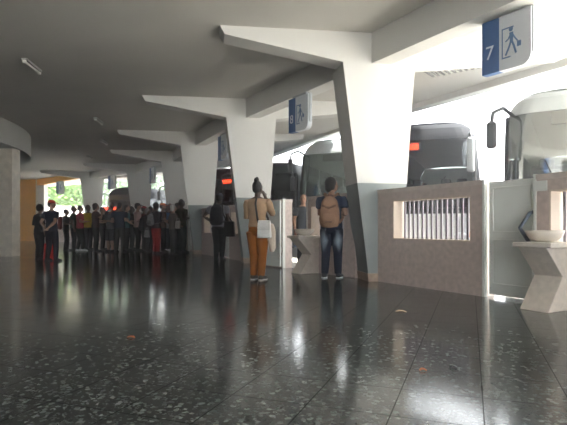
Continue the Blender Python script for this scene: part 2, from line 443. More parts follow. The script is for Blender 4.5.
def gate_sign(x, y, ang, z0, h, num, lab):
    """local x runs along the sign, -y faces the hall"""
    r = empty('gate_sign', (x, y, z0 + h), R(ang)); tag(r, lab, 'sign', 'gate signs hanging under the beam')
    w, t = h * .97, .10
    bm = bmesh.new(); box(bm, 0, w * .37, 0, t, -h, 0); link('number_panel', bm, M['signblue'], r, bevel=.004)
    bm = bmesh.new()
    c = .12
    pl = [(w * .37, 0), (w * .37, -h), (w - c, -h)] + [(w - c + c * math.sin(a), -h + c - c * math.cos(a)) for a in lin(.2, math.pi / 2, 6)] + [(w, 0)]
    prism(bm, pl, 'y', 0, t); link('pictogram_panel', bm, M['signwhite'], r)
    bm = bmesh.new()
    pl2 = [(u + (.012 if k >= 3 else 0), v) for k, (u, v) in enumerate(pl)]
    box(bm, w - .02, w + .014, .025, t - .02, -h * .8, .02); box(bm, .1, w - .1, .03, t - .03, 0, .05)
    link('hanger', bm, M['signgrey'], r)
    if num:
        me = text_mesh(num, h * .36); me.materials.append(M['signnum'])
        o = bpy.data.objects.new('number', me); C.objects.link(o); o.parent = r
        o.location = (w * .17, -.003, -h * .62); o.rotation_euler = (R(90), 0, 0)
    # walking traveller with a case, leaving through a door frame
    k = h / .67; cx = w * .62
    bm = bmesh.new()
    def st(pts, rr): tube(bm, [(cx + a * k, -.002, (-.36 + b) * k) for a, b in pts], [(q * k, .004) for q in rr] if isinstance(rr, list) else [(rr * k, .004)] * len(pts), 8, ref=(1, 0, 0))
    ball(bm, (cx - .005 * k, -.002, (-.36 + .165) * k), (.028 * k, .004, .030 * k))
    st([(0, .125), (.002, .02)], [.026, .022])
    st([(-.002, .02), (-.035, -.06), (-.075, -.14)], .013); st([(.006, .02), (.035, -.05), (.06, -.14)], .013)
    st([(-.006, .11), (-.04, .05), (-.075, .03)], .009); st([(.01, .11), (.045, .05), (.08, .0)], .009)
    box(bm, cx + .075 * k, cx + .125 * k, -.005, .002, (-.36 - .07) * k, (-.36 - .005) * k)
    for a, b, c_, d in ((-.125, .03, .18, .195), (-.125, -.112, -.16, .195), (-.125, -.01, -.175, -.16)):
        box(bm, cx + a * k, cx + b * k, -.005, .002, (-.36 + c_) * k, (-.36 + d) * k)
    link('pictogram', bm, M['signmark'], r)
a7 = math.degrees(math.atan2(-.54, .36))
gate_sign(2.54, 6.40, a7, 2.80, .67, '7', 'blue and white hanging sign with number 7 and walking traveller')
gate_sign(.10, 9.90, a7, 2.72, .66, '8', 'blue and white hanging sign between the two nearest white pillars')
gate_sign(-1.83, 13.95, -62, 2.72, .66, None, 'hanging sign above the man with black backpack')
gate_sign(X_at(149.5, 21.4), 21.4, -60, 2.72, .66, None, 'small hanging sign in the gap behind the queue')
gate_sign(X_at(108, 24.6), 24.6, -42, 2.72, .66, None, 'small hanging sign in front of the far dark bus')
gate_sign(X_at(56, 27.8), 27.8, -32, 2.70, .66, None, 'dark hanging sign against the bright far opening')

# ------------------------------------------------------------------ ceiling lamps
for (px, d, lab) in ((32, 9.3, 'small batten lamp on the ceiling nearest the camera'), (98.5, 14.1, 'small batten lamp second along the ceiling'),
                     (104, 17.6, 'small batten lamp third along the ceiling'), (90, 21.2, 'small batten lamp farthest along the ceiling')):
    x = X_at(px, d); z = zc(x)
    r = empty('ceiling_lamp', (x, d, z), R(6)); tag(r, lab, 'lamp', 'batten lamps along the hall ceiling')
    bm = bmesh.new(); box(bm, -.05, .05, -.36, .36, -.035, .0); link('base', bm, M['lampmetal'], r, bevel=.005)
    bm = bmesh.new(); tube(bm, [(0, -.33, -.055), (0, .33, -.055)], .022, 10); link('tube', bm, M['lamp'], r, smooth=True)
    for s in (-1, 1):
        bm = bmesh.new(); box(bm, -.03, .03, s * .34 - .015, s * .34 + .015, -.085, -.034); link('socket', bm, M['lamp'], r)

# ------------------------------------------------------------------ buses
def bus(x, y, heading, paint, lab, H=3.28, led=None, stripe='busblue', arm='hang', led_z=2.68, glass='glass', brow='brow'):
    """x, y: the front corner seen at the left; heading: how far the bus axis leans to the right"""
    th = R(heading)
    ax = Vector((math.sin(th), math.cos(th), 0)); rt = Vector((math.cos(th), -math.sin(th), 0))
    c = Vector((x, y, -.13)) + rt * 1.25
    r = empty('coach_bus', c, -th); tag(r, lab, 'bus', 'coaches parked nose to the terminal')
    L = 10.5
    k = H / 3.28
    prof = [(.02, .30), (.0, .7), (.02, 1.15), (.06, 1.45), (.15, 2.1), (.27, 2.65), (.36, 2.95), (.48, 3.14), (.72, 3.25)]
    def y0(z):
        z = z / k
        for (ya, za), (yb, zb) in zip(prof, prof[1:]):
            if z <= zb: return ya + (yb - ya) * max(0, (z - za)) / (zb - za)
        return prof[-1][0]
    def fy(xx, z, g=0.0):
        a = abs(xx); e = .06 * (xx / 1.25) ** 2
        if a > .85: e += .36 * (1 - math.sqrt(max(0, 1 - ((a - .85) / .40) ** 2)))
        return y0(z) + e + g
    def hw(z): return 1.0 - .20 * max(0.0, (z / k - 2.75) / .5) ** 2          # the body narrows towards the roof
    xs = [-1.25, -1.235, -1.2, -1.12, -1.0, -.85, -.5, 0, .5, .85, 1.0, 1.12, 1.2, 1.235, 1.25]
    dn_ = lambda z: y0(z) + .42
    bm = bmesh.new()
    grid(bm, lambda u, v: (u, fy(u, v), v), xs, [q * k for q in lin(.30, 1.20, 7)], 0)                    # lower front
    grid(bm, lambda u, v: (u * hw(v), fy(u, v), v), xs, [q * k for q in lin(2.86, 3.25, 7)], 2)                   # brow above the windscreen
    for s in (-1.25, 1.25):
        grid(bm, lambda u, v: (s, dn_(v) + (L - dn_(v)) * u, v), lin(0, 1, 8), [.30 * k, .62 * k], 1)
        grid(bm, lambda u, v: (s, dn_(v) + (L - dn_(v)) * u, v), lin(0, 1, 8), [.62 * k, 1.2 * k, 1.42 * k], 0)
        grid(bm, lambda u, v: (s * hw(v), dn_(v) + (L - dn_(v)) * u, v), lin(0, 1, 8), [2.62 * k, 2.75 * k, 2.86 * k, 2.95 * k, 3.05 * k, 3.15 * k, 3.25 * k], 2)
        for q in range(7):                                                                      # window posts
            yy = .75 + q * 1.62
            box(bm, s - .02, s + .02, yy - .05, yy + .05, 1.4 * k, 2.65 * k, 2)
    grid(bm, lambda u, v: (u * hw(v), L, v), lin(-1.25, 1.25, 4), lin(.3 * k, 3.25 * k, 9), 0)
    grid(bm, lambda u, v: (u * hw(3.25 * k), v if v > 2 else fy(u, 3.25 * k) + (v - 0), 3.25 * k + .05 * (1 - (u / 1.25) ** 2)), xs, [0, .5, 3, 6, L], 2)
    grid(bm, lambda u, v: (u, v, .32 * k), [-1.2, 1.2], [.5, L - .1], 2)
    grid(bm, lambda u, v: (u, v, 1.02 * k), [-1.2, 1.2], [.95, L - .1], 2)
    body = link('body', bm, [M[paint], M[stripe], M[brow]], r, smooth=False)
    sm = body.modifiers.new('solid', 'SOLIDIFY'); sm.thickness = .03; sm.offset = 0
    bm = bmesh.new(); grid(bm, lambda u, v: (u * hw(v), fy(u, v), v), xs, [q * k for q in lin(1.20, 2.86, 12)])
    link('windscreen', bm, M[glass], r, smooth=True)
    bm = bmesh.new()
    for s in (-1, 1): tube(bm, [(s * 1.235, fy(1.235, z * k) + .0, z * k) for z in lin(1.2, 2.86, 6)], .04, 8)
    box(bm, -.014, .014, fy(0, 1.2 * k) - .005, fy(0, 1.2 * k) + .03, 1.2 * k, 1.28 * k)
    grid(bm, lambda u, v: (u, fy(u, v, -.008), v), xs[3:-3], [q * k for q in lin(1.14, 1.24, 3)])
    link('windscreen_frame', bm, M['black'], r)
    for s in (-1.25, 1.25):
        for q in range(6):
            yy = .80 + q * 1.62
            bm = bmesh.new(); box(bm, s - .006, s + .006, yy, yy + 1.52, 1.42 * k, 2.62 * k)
            link('side_window', bm, M['glass'], r)
    bm = bmesh.new(); box(bm, -1.1, 1.1, .35, .95, .75 * k, 1.18 * k); link('dashboard', bm, M['black'], r, bevel=.05)
    bm = bmesh.new()
    n = 18; rg = [(.22 * math.cos(2 * math.pi * q / n) - .62, .95 + .10 * math.sin(2 * math.pi * q / n), 1.28 * k + .19 * math.sin(2 * math.pi * q / n)) for q in range(n + 1)]
    tube(bm, rg, .016, 6); link('steering_wheel', bm, M['black'], r, smooth=True)
    for row in range(5):
        for sx in ((-.62, .62) if row else (-.62,)):
            yy = 1.7 + row * 1.15; bm = bmesh.new(); ww = .45 if row else .25
            zb = 1.03 * k
            box(bm, sx - ww, sx + ww, yy - .45, yy, zb, zb + .42)
            box(bm, sx - ww, sx + ww, yy - .05, yy + .10, zb + .40, zb + 1.05)
            for e in ((-.22, .22) if row else (0,)):
                box(bm, sx + e - .14, sx + e + .14, yy - .06, yy + .07, zb + 1.06, zb + 1.26)
            link('seat', bm, M['seat'], r, bevel=.04)
    # destination display behind the glass
    lx = led or 0; lb = led_z * k
    bm = bmesh.new(); box(bm, lx - .5, lx + .5, fy(lx, lb) + .16, fy(lx, lb) + .24, lb - .03, lb + .19)
    db = link('display_board', bm, M['black'], r)
    if led is not None:
        bm = bmesh.new(); yy = fy(lx, lb) + .155
        for q in range(9):
            xx = lx - .46 + q * .105
            for b6 in (((0, .075, .0, .03)), ((0, .075, .06, .085)), ((0, .02, .0, .14)), ((.05, .075, .05, .14)), ((0, .075, .115, .14))):
                if (q * 7 + int(b6[2] * 100)) % 5: box(bm, xx + b6[0], xx + b6[1], yy - .004, yy, lb + b6[2], lb + b6[3])
        link('led_segments', bm, M['led'], db)
    for s in (-1, 1):
        bm = bmesh.new()
        top = 2.86 * k
        if arm == 'hang': pa = [(s * 1.12, fy(1.12, top), top), (s * 1.26, fy(1.1, top) - .30, top + .10), (s * 1.40, fy(1, top) - .48, top - .02), (s * 1.42, fy(1, top) - .50, top - .22)]
        else: pa = [(s * 1.1, fy(1.1, top), top + .06), (s * 1.14, fy(1.1, top) - .30, top + .10), (s * 1.15, fy(1.1, top) - .38, top - .08)]
        tube(bm, pa, .035, 8)
        am = link('mirror_arm', bm, M['black'], r, smooth=True)
        e = Vector(pa[-1]); bm = bmesh.new()
        mh = .44 if arm == 'hang' else .78
        box(bm, e.x - .085, e.x + .085, e.y - .07, e.y + .05, e.z - mh, e.z + .04)
        hd = link('mirror_head', bm, M['black'] if arm == 'hang' else M['bussilver'], am, bevel=.05)
        bm = bmesh.new(); box(bm, e.x - .065, e.x + .065, e.y + .051, e.y + .056, e.z - mh + .04, e.z); link('mirror_glass', bm, M['mirrorglass'], am)
        bm = bmesh.new(); zz = 1.24 * k
        tube(bm, [(s * .15, fy(.15, zz, -.03), zz), (s * .45, fy(.45, 1.7 * k, -.03), 1.72 * k), (s * .58, fy(.58, 2.0 * k, -.03), 2.02 * k)], .012, 6)
        link('wiper', bm, M['black'], r)
        bm = bmesh.new(); ball(bm, (s * .92, fy(.92, .72 * k) - .0, .72 * k), (.17, .06, .09)); link('headlight', bm, M['headlamp'], r, smooth=True)
        bm = bmesh.new(); ball(bm, (s * 1.12, fy(1.12, .74 * k), .74 * k), (.05, .05, .06)); link('indicator', bm, M['amber'], r, smooth=True)
        for yy in (2.6, 8.0):
            bm = bmesh.new()
            tube(bm, [(s * 1.0, yy, .48), (s * 1.24, yy, .48)], .48, 24, ref=(0, 1, 0), cap=0)
            wh = link('wheel', bm, M['rubber'], r)
            bm = bmesh.new(); tube(bm, [(s * 1.23, yy, .48), (s * 1.262, yy, .48)], .27, 20, ref=(0, 1, 0), cap=.05); link('rim', bm, M['rim'], wh)
    bm = bmesh.new(); grid(bm, lambda u, v: (u, fy(u, .5 * k, -.03), v), xs, [.26 * k, .52 * k])
    bp = link('bumper', bm, M['black'], r); q = bp.modifiers.new('s', 'SOLIDIFY'); q.thickness = .04
    bm = bmesh.new(); box(bm, -.26, .26, fy(0, .6 * k) - .02, fy(0, .6 * k) - .005, .54 * k, .66 * k); link('number_plate', bm, M['signwhite'], r)
    return r

bus(3.90, 8.90, 30, 'bussilver', 'pale grey coach at the right edge beyond the near gate', H=3.5, led=None, glass='glassbright', brow='bussilver')  # silver brow and mirror-like glass carry the pale glare in their finish
bus(2.12, 12.5, 22, 'buswhite', 'dark fronted coach with red display right of the nearest pillar', H=3.6, led=-.55, arm='side')
bus(.42, 16.2, 22, 'busgreen', 'grey green coach with tall windscreen left of the nearest pillar', H=3.88, led=None, glass='glassmid', brow='bussilver')
bus(-2.07, 18.06, 25, 'busdark', 'dark coach beyond the woman in orange trousers', H=3.3, led=None)
bus(-3.9, 21.5, 28, 'busdark', 'dark coach with red display above the man with black backpack', H=3.5, led=.35)
bus(-6.0, 24.9, 30, 'busgreen', 'green coach seen through the narrow gap behind the queue', H=3.4, led=None)
bus(X_at(101.5, 29.0), 29.0, 20, 'busdark', 'dark coach with low red display behind the middle of the queue', H=3.3, led=-.95, led_z=2.0)

# ------------------------------------------------------------------ yard beyond: wall and trees
bm = bmesh.new(); box(bm, -40, -13.5, 40, 40.3, -.14, 2.55)
struct(link('wall_yard', bm, M['yardwall']), 'white yard wall beyond the far opening', 'wall')
def tree(x, y, h, lab, dark=False, rnd=0):
    rg = random.Random(rnd)
    r = empty('leafy_tree', (x, y, -.13)); tag(r, lab, 'tree', 'trees beyond the bus yard')
    bm = bmesh.new(); tube(bm, [(0, 0, 0), (.1, 0, h * .25), (.0, .1, h * .5)], [.25, .18, .12], 8)
    for a in range(5): tube(bm, [(.05, .05, h * .35), (math.cos(a * 1.25) * h * .2, math.sin(a * 1.25) * h * .2, h * .65)], [.09, .03], 6)
    link('trunk', bm, M['bark'], r)
    bm = bmesh.new()
    cl = [(Vector((rg.gauss(0, h * .12), rg.gauss(0, h * .12), h * rg.uniform(.35, .92))), rg.uniform(.10, .17) * h) for _ in range(16)]
    for c, rad in cl:
        for _ in range(110):
            v = Vector((rg.gauss(0, 1), rg.gauss(0, 1), rg.gauss(0, 1))).normalized() * rad * rg.uniform(.55, 1)
            p = c + v; s = rg.uniform(.10, .22)
            a = Vector((rg.uniform(-1, 1), rg.uniform(-1, 1), rg.uniform(-.6, .6))).normalized(); b = a.cross(Vector((rg.uniform(-1, 1), rg.uniform(-1, 1), rg.uniform(-1, 1)))).normalized()
            bm.faces.new([bm.verts.new(p + a * s), bm.verts.new(p + b * s * .6), bm.verts.new(p - a * s), bm.verts.new(p - b * s * .6)])
    link('crown', bm, M['leafdark' if dark else 'leaf'], r)
TL = ['tree crown at the left of the far bright opening', 'tree crown in the middle of the far bright opening', 'tree crown at the right of the far bright opening']
for i, (px, d, h) in enumerate(((47, 42.5, 6.0), (62, 50, 6.6), (77, 43, 6.2))):
    tree(X_at(px, d), d, h, TL[i], False, i)
for i, (px, d, h) in enumerate(((103, 47, 6.2), (126, 50, 6.4), (152, 44, 5.6), (281, 40, 5.0), (301, 44, 5.4))):
    tree(X_at(px, d), d, h, ['tree above the roof of the far dark coach, left one', 'tree above the roof of the far dark coach, right one', 'tree behind the green coach in the narrow gap', 'tree behind the dark coach beyond the woman', 'tree between the dark coach and the grey green coach'][i], True, 20 + i)

# ------------------------------------------------------------------ people
_mc = {}
def cloth(col, rough=.9):
    k = (col, rough)
    if k not in _mc: _mc[k] = mat('cloth_%d' % len(_mc), col, rough, noise=.12, nscale=9, spec=.2)
    return _mc[k]
SKIN = [mat('skin_brown', (.13, .068, .043), .55), mat('skin_tan', (.34, .19, .125), .55), mat('skin_dark', (.055, .03, .02), .55)]
HAIRM = dict(black=mat('hair_black', (.012, .011, .010), .6, bump=.4, bscale=90), brown=mat('hair_brown', (.05, .03, .02), .6, bump=.4, bscale=90), grey=mat('hair_grey', (.32, .31, .30), .7, bump=.4, bscale=90), red=mat('hair_reddish', (.16, .05, .03), .6, bump=.4, bscale=90))
EYE = mat('eye', (.03, .02, .015), .2); LIP = mat('lips', (.20, .07, .06), .5); MASK = mat('face_mask_cloth', (.45, .72, .80), .8)
LEATHER = mat('shoe_black', (.015, .015, .016), .5); SHOEW = mat('shoe_white', (.75, .77, .80), .5); SOLE = mat('shoe_sole', (.65, .65, .63), .6); SHOEB = mat('shoe_brown', (.07, .045, .03), .6)

def remeshed(name, bm, voxel, m, parent, ratio=.35, it=4):
    me = bpy.data.meshes.new(name); bmesh.ops.recalc_face_normals(bm, faces=bm.faces); bm.to_mesh(me); bm.free()
    t = bpy.data.objects.new('t', me); C.objects.link(t)
    a = t.modifiers.new('r', 'REMESH'); a.mode = 'VOXEL'; a.voxel_size = voxel
    b = t.modifiers.new('s', 'SMOOTH'); b.factor = .5; b.iterations = it
    d = t.modifiers.new('d', 'DECIMATE'); d.ratio = ratio
    dg = bpy.context.evaluated_depsgraph_get(); dg.update()
    out = bpy.data.meshes.new_from_object(t.evaluated_get(dg)); out.name = name
    bpy.data.objects.remove(t)
    out.materials.clear(); out.materials.append(m)
    for p in out.polygons: p.use_smooth = True
    o = bpy.data.objects.new(name, out); C.objects.link(o); o.parent = parent
    return o

ARMS = dict(
    hang=((.140, -.012, .635), (.148, .030, .485)), bend=((.145, -.03, .640), (.065, .125, .650)), face=((.160, .085, .690), (.050, .115, .845)),
    back=((.150, -.075, .640), (.030, -.098, .545)), out=((.235, .10, .745), (.175, .24, .735)), hip=((.225, -.045, .655), (.105, .015, .565)),
    cross=((.150, .02, .650), (-.020, .105, .680)), carry=((.150, .03, .645), (.075, .13, .58)), wall=((.225, .03, .745), (.125, .165, .70)), up=((.135, .075, .675), (.045, .112, .850)), tuck=((.122, .01, .640), (.02, .135, .655)))

def person(x, y, rz, H, label, top, bottom, skin=0, hair='black', style='short', L='hang', Rr='hang', stance=.055, step=0.0, lean=0.0, turn=0.0, nod=0.0,
           sleeve=.55, legs='long', shoes=None, cap=None, mask=False, near=False, wide=1.0, hem=.50, bun=False, hand_open=True):
    r = empty('person', (x, y, 0), R(rz)); tag(r, label, 'person', 'people waiting in the hall')
    vox = .0055 if near else .0085
    W = wide
    def T(p): p = Vector(p); return Vector((p.x, p.y + max(0, p.z - .53) * lean, p.z)) * H
    hip = [Vector((s * .052, 0, .49)) for s in (-1, 1)]
    foot = [Vector((s * stance, s * step, .045)) for s in (-1, 1)]
    knee = [(hip[i] * .46 + foot[i] * .54) + Vector((0, .018 + abs(step) * .15, 0)) for i in (0, 1)]
    TORSO = [(.455, .072, .055), (.50, .098 * W, .070), (.54, .097 * W, .069), (.60, .085 * W, .060), (.65, .084 * W, .058), (.71, .096 * W, .066), (.76, .106 * W, .067), (.795, .108 * W, .060), (.820, .082 * W, .048), (.838, .046, .040)]
    def torso(bm, e, z0=.4, z1=.9, drop=0.0):
        q = [(z, a + e, b + e) for z, a, b in TORSO if z0 - 1e-6 <= z <= z1]
        if drop: q = [(z0 - drop, q[0][1] + .004, q[0][2] + .004)] + q
        tube(bm, [T((0, 0, z)) for z, _, _ in q], [(a * H, b * H) for _, a, b in q], 20, cap=.3)
    def arm(bm, s, pose, e, frac=1.0):
        el, wr = ARMS[pose]; el = Vector((el[0] * s, el[1], el[2])); wr = Vector((wr[0] * s, wr[1], wr[2]))
        sh = Vector((s * .104 * W, 0, .797))
        ps = [sh, sh + (el - sh) * .25 + Vector((s * .008, 0, 0)), sh + (el - sh) * .6, el, el + (wr - el) * .3, wr]
        rs = [.036, .036, .030, .0245, .025, .0165]
        if frac < 1:
            n = 3 if frac < .7 else 5; ps, rs = ps[:n], rs[:n]
            if frac < .7: rs[-1] += .006
        tube(bm, [T(p) for p in ps], [(q + e) * H for q in rs], 12)
        return el, wr
    def leg(bm, i, e, z_to=0.0):
        a, k, f = hip[i], knee[i], foot[i]
        ps = [a, a * .55 + k * .45, k, k * .62 + f * .38, f]; rs = [.060, .051, .037, .0375, .0235]
        if e > 0 and z_to == 0: rs[-1] = .028; rs[-2] = .035
        if z_to: ps, rs = ps[:3], [.060, .053, .044]
        tube(bm, [p * H for p in ps], [(q + e) * H for q in rs], 12, cap=.15)
    def hand(bm, s, el, wr):
        d = (wr - el).normalized(); side = d.cross(Vector((0, 0, 1)))
        side = Vector((0, 1, 0)) if side.length < .3 else side.normalized()
        side = (side - d * side.dot(d)).normalized()
        pn = d.cross(side).normalized()
        if pn.x * s > 0: pn = -pn                    # the palm looks towards the body
        tube(bm, [T(wr - d * .006), T(wr + d * .02), T(wr + d * .048)], [(.015 * H, .012 * H), (.023 * H, .011 * H), (.024 * H, .010 * H)], 10, ref=side)
        for k, ln in enumerate((.040, .047, .044, .034)):
            b = wr + d * .046 + side * (.0185 - .0123 * k)
            m1 = b + d * ln * .5 + pn * .004 + side * (.004 - .0027 * k); m2 = b + d * ln * .9 + pn * .015 + side * (.005 - .0034 * k)
            tube(bm, [T(b - d * .01), T(m1), T(m2)], [.0056 * H, .0054 * H, .0046 * H], 8)
        b = wr + d * .012 + side * .018
        tube(bm, [T(b), T(b + side * .016 + d * .014), T(b + side * .021 + d * .034 + pn * .006)], [.008 * H, .0068 * H, .0055 * H], 8)
    hm = Matrix.Translation(T((0, .006, .868))) @ Matrix.Rotation(R(turn), 4, 'Z') @ Matrix.Rotation(R(-nod), 4, 'X') @ Matrix.Scale(H, 4)
    def headpart(bm, fn):
        b2 = bmesh.new(); fn(b2); b2.transform(hm); me = bpy.data.meshes.new('x'); b2.to_mesh(me); b2.free(); bm.from_mesh(me); bpy.data.meshes.remove(me)
    def headshape(b):
        ball(b, (0, .004, .068), (.0445, .056, .062)); ball(b, (0, .022, .030), (.034, .036, .034)); ball(b, (0, .036, .012), (.018, .018, .014))
        tube(b, [(0, .055, .072), (0, .066, .052), (0, .068, .044)], [.006, .009, .009], 8)
        ball(b, (0, .052, .079), (.030, .010, .007))
        for s in (-1, 1): ball(b, (s * .046, -.002, .052), (.006, .014, .019))
        ball(b, (0, .058, .026), (.015, .008, .007))
    # ---- body, one continuous figure
    bm = bmesh.new(); torso(bm, 0)
    tube(bm, [T((0, -.002, .80)), T((0, .002, .845)), T((0, .006, .89))], [.040 * H, .031 * H, .031 * H], 12)
    for i, (s, pose) in enumerate(((-1, L), (1, Rr))):
        el, wr = arm(bm, s, pose, 0); hand(bm, s, el, wr); leg(bm, i, 0)
        f = foot[i]; tube(bm, [(f + Vector((s * .004, -.022, -.018))) * H, (f + Vector((s * .006, .03, -.022))) * H, (f + Vector((s * .014, .092, -.030))) * H], [(.022 * H, .022 * H), (.026 * H, .020 * H), (.024 * H, .011 * H)], 10)
    headpart(bm, headshape)
    remeshed('body', bm, vox, SKIN[skin], r, .45)
    # ---- head details
    for s in (-1, 1):
        bm = bmesh.new(); headpart(bm, lambda b: ball(b, (s * .0175, .051, .064), (.0075, .006, .0045), 8)); link('eye', bm, EYE, r, smooth=True)
    if mask:
        bm = bmesh.new(); headpart(bm, lambda b: (ball(b, (0, .040, .030), (.036, .036, .027)), ball(b, (0, .06, .036), (.018, .014, .018)))); remeshed('face_mask', bm, .005, MASK, r, .6)
    else:
        bm = bmesh.new(); headpart(bm, lambda b: ball(b, (0, .0625, .026), (.014, .005, .004), 8)); link('mouth', bm, LIP, r, smooth=True)
    def hairshape(b):
        k = 1.06 if style == 'short' else 1.16
        ball(b, (0, -.012, .080), (.046 * k, .053 * k, .058 * k)); ball(b, (0, -.030, .055), (.040 * k, .034 * k, .042 * k))
        if style in ('medium', 'long'):
            ball(b, (0, -.032, .035), (.046, .034, .045))
            for s in (-1, 1): ball(b, (s * .040, -.008, .050), (.013, .026, .040))
        if style == 'long': tube(b, [(0, -.04, .05), (0, -.055, -.01), (0, -.058, -.075)], [(.046, .028), (.046, .022), (.03, .014)], 12)
        if style == 'afro': ball(b, (0, -.012, .078), (.062, .064, .062))
    bm = bmesh.new(); headpart(bm, hairshape); hr = remeshed('hair', bm, vox, HAIRM[hair], r, .5, 2)
    if bun:
        bm = bmesh.new(); headpart(bm, lambda b: (ball(b, (0, -.022, .146), (.028, .028, .022)), ball(b, (.004, -.02, .162), (.017, .017, .014)))); remeshed('bun', bm, .005, HAIRM[hair], hr, .5, 1)
    if cap:
        bm = bmesh.new(); headpart(bm, lambda b: (ball(b, (0, -.004, .098), (.051, .061, .042)), tube(b, [(0, .04, .088), (0, .075, .086), (0, .098, .080)], [(.044, .007), (.042, .006), (.026, .005)], 14))); remeshed('cap', bm, .005, cloth(cap), r, .5, 2)
    # ---- clothes
    e = .011
    bm = bmesh.new(); torso(bm, e, hem, .83)
    if sleeve:
        for s, pose in ((-1, L), (1, Rr)): arm(bm, s, pose, e * .85, sleeve)
    remeshed('shirt', bm, .010, cloth(top), r, .5, 3)
    bm = bmesh.new()
    if legs == 'skirt':
        tube(bm, [(0, 0, .56 * H), (0, 0, .50 * H), (0, 0, .27 * H)], [(.095 * H, .075 * H), (.112 * H, .086 * H), (.118 * H, .10 * H)], 18, cap=.1)
    else:
        torso(bm, .006, .455, .55)
        for i in (0, 1): leg(bm, i, .008, .25 if legs == 'shorts' else 0)
    remeshed({'long': 'trousers', 'shorts': 'shorts', 'skirt': 'skirt'}[legs], bm, .010, bottom if not isinstance(bottom, tuple) else cloth(bottom), r, .5, 3)
    sm, so_ = shoes or (LEATHER, LEATHER)
    for i, s in enumerate((-1, 1)):
        f = foot[i]; bm = bmesh.new()
        P = lambda a, b, c: (f + Vector((s * a, b, c))) * H
        tube(bm, [P(.003, -.030, -.014), P(.005, .0, -.012), P(.008, .04, -.018), P(.014, .085, -.026), P(.015, .104, -.030)], [(.024 * H, .026 * H), (.028 * H, .030 * H), (.031 * H, .024 * H), (.030 * H, .017 * H), (.02 * H, .010 * H)], 12)
        sh = remeshed('shoe', bm, .006, sm, r, .5, 2)
        bm = bmesh.new()
        tube(bm, [P(.003, -.042, -.039), P(.006, 0, -.039), P(.012, .07, -.039), P(.015, .112, -.039)], [(.022 * H, .006 * H), (.031 * H, .006 * H), (.034 * H, .006 * H), (.018 * H, .006 * H)], 12, cap=.3)
        link('sole', bm, so_, sh, smooth=True)
    return r

def on_back(p, x, y, z):          # a point given in a person's own axes
    return Matrix.Translation(p.location) @ Matrix.Rotation(p.rotation_euler.z, 4, 'Z') @ Vector((x, y, z))

def backpack(p, H, col, label, w=.30, h=.44, d=.15, zb=.54, patch=None, straps=True, wide=1.0):
    y0 = -.078 * H
    q = on_back(p, 0, 0, 0); r = empty('backpack', q, p.rotation_euler.z); tag(r, label, 'backpack')
    m = cloth(col, .8); m2 = cloth(tuple(c * .6 for c in col), .8)
    z = zb * H
    bm = bmesh.new()
    tube(bm, [(0, y0 - d * .52, z), (0, y0 - d * .56, z + h * .12), (0, y0 - d * .55, z + h * .5), (0, y0 - d * .5, z + h * .85), (0, y0 - d * .42, z + h)], [(w * .42, d * .42), (w * .52, d * .52), (w * .50, d * .52), (w * .40, d * .44), (w * .22, d * .24)], 20, cap=.4)
    remeshed('bag', bm, .012, m, r, .6, 3)
    bm = bmesh.new()
    tube(bm, [(0, y0 - d * 1.0, z + h * .08), (0, y0 - d * 1.06, z + h * .22), (0, y0 - d * 1.02, z + h * .42)], [(w * .32, d * .16), (w * .36, d * .22), (w * .30, d * .12)], 16, cap=.4)
    remeshed('pocket', bm, .01, m2 if not patch else m, r, .6, 2)
    if patch:
        bm = bmesh.new(); box(bm, -.055, .055, y0 - d * 1.30, y0 - d * 1.24, z + h * .13, z + h * .19); link('leather_patch', bm, m2, r, bevel=.005)
        bm = bmesh.new(); tube(bm, [(-w * .34, y0 - d * .98, z + h * .70), (0, y0 - d * 1.12, z + h * .62), (w * .34, y0 - d * .98, z + h * .70)], [(.012, .02)] * 3, 8); link('flap_strap', bm, m2, r, smooth=True)
    bm = bmesh.new(); tube(bm, [(-.03, y0 - d * .4, z + h), (-.02, y0 - d * .4, z + h + .04), (.02, y0 - d * .4, z + h + .04), (.03, y0 - d * .4, z + h)], .009, 8); link('grab_loop', bm, m2, r, smooth=True)
    if straps:
        for s in (-1, 1):
            bm = bmesh.new()
            pts = [(s * .05, y0 - d * .45, z + h * .98), (s * .058 * H, -.060 * H, .826 * H), (s * .062 * H, -.012 * H, .850 * H), (s * .066 * H, .045 * H, .825 * H), (s * .080 * H, .083 * H, .76 * H), (s * .098 * H * wide, .072 * H, .67 * H), (s * .112 * H * wide, .0, .60 * H), (s * w * .46, y0 - d * .2, z + h * .12)]
            tube(bm, pts, [(.026, .009)] * len(pts), 8); link('strap', bm, m if patch else m2, r, smooth=True)
    return r

def handbag(x, y, z, rz, w, h, d, col, label, name='shoulder_bag', strap=None, flap=True):
    r = empty(name, (x, y, z), R(rz)); tag(r, label, 'bag'); m = cloth(col, .7)
    bm = bmesh.new(); hexa(bm, [(-w / 2, -d / 2, 0), (w / 2, -d / 2, 0), (w / 2, d / 2, 0), (-w / 2, d / 2, 0), (-w * .43, -d * .3, h), (w * .43, -d * .3, h), (w * .43, d * .3, h), (-w * .43, d * .3, h)])
    link('bag', bm, m, r, bevel=.02)
    if flap:
        bm = bmesh.new(); hexa(bm, [(-w * .45, -d * .56, h * .5), (w * .45, -d * .56, h * .5), (w * .45, -d * .44, h * .5), (-w * .45, -d * .44, h * .5), (-w * .42, -d * .40, h * 1.01), (w * .42, -d * .40, h * 1.01), (w * .42, d * .3, h * 1.03), (-w * .42, d * .3, h * 1.03)])
        link('flap', bm, cloth(tuple(c * .9 for c in col), .7), r, bevel=.008)
    if strap:
        bm = bmesh.new(); tube(bm, strap[0], [(.017, .006)] * len(strap[0]), 8); link('strap', bm, cloth(strap[1], .7), r, smooth=True)
    else:
        bm = bmesh.new(); tube(bm, [(-w * .25, 0, h * .98), (-w * .2, 0, h * 1.35), (w * .2, 0, h * 1.35), (w * .25, 0, h * .98)], .010, 8); link('handle', bm, m, r, smooth=True)
    return r

def at(px, d): return X_at(px, d), d
BLK = (.018, .018, .020)
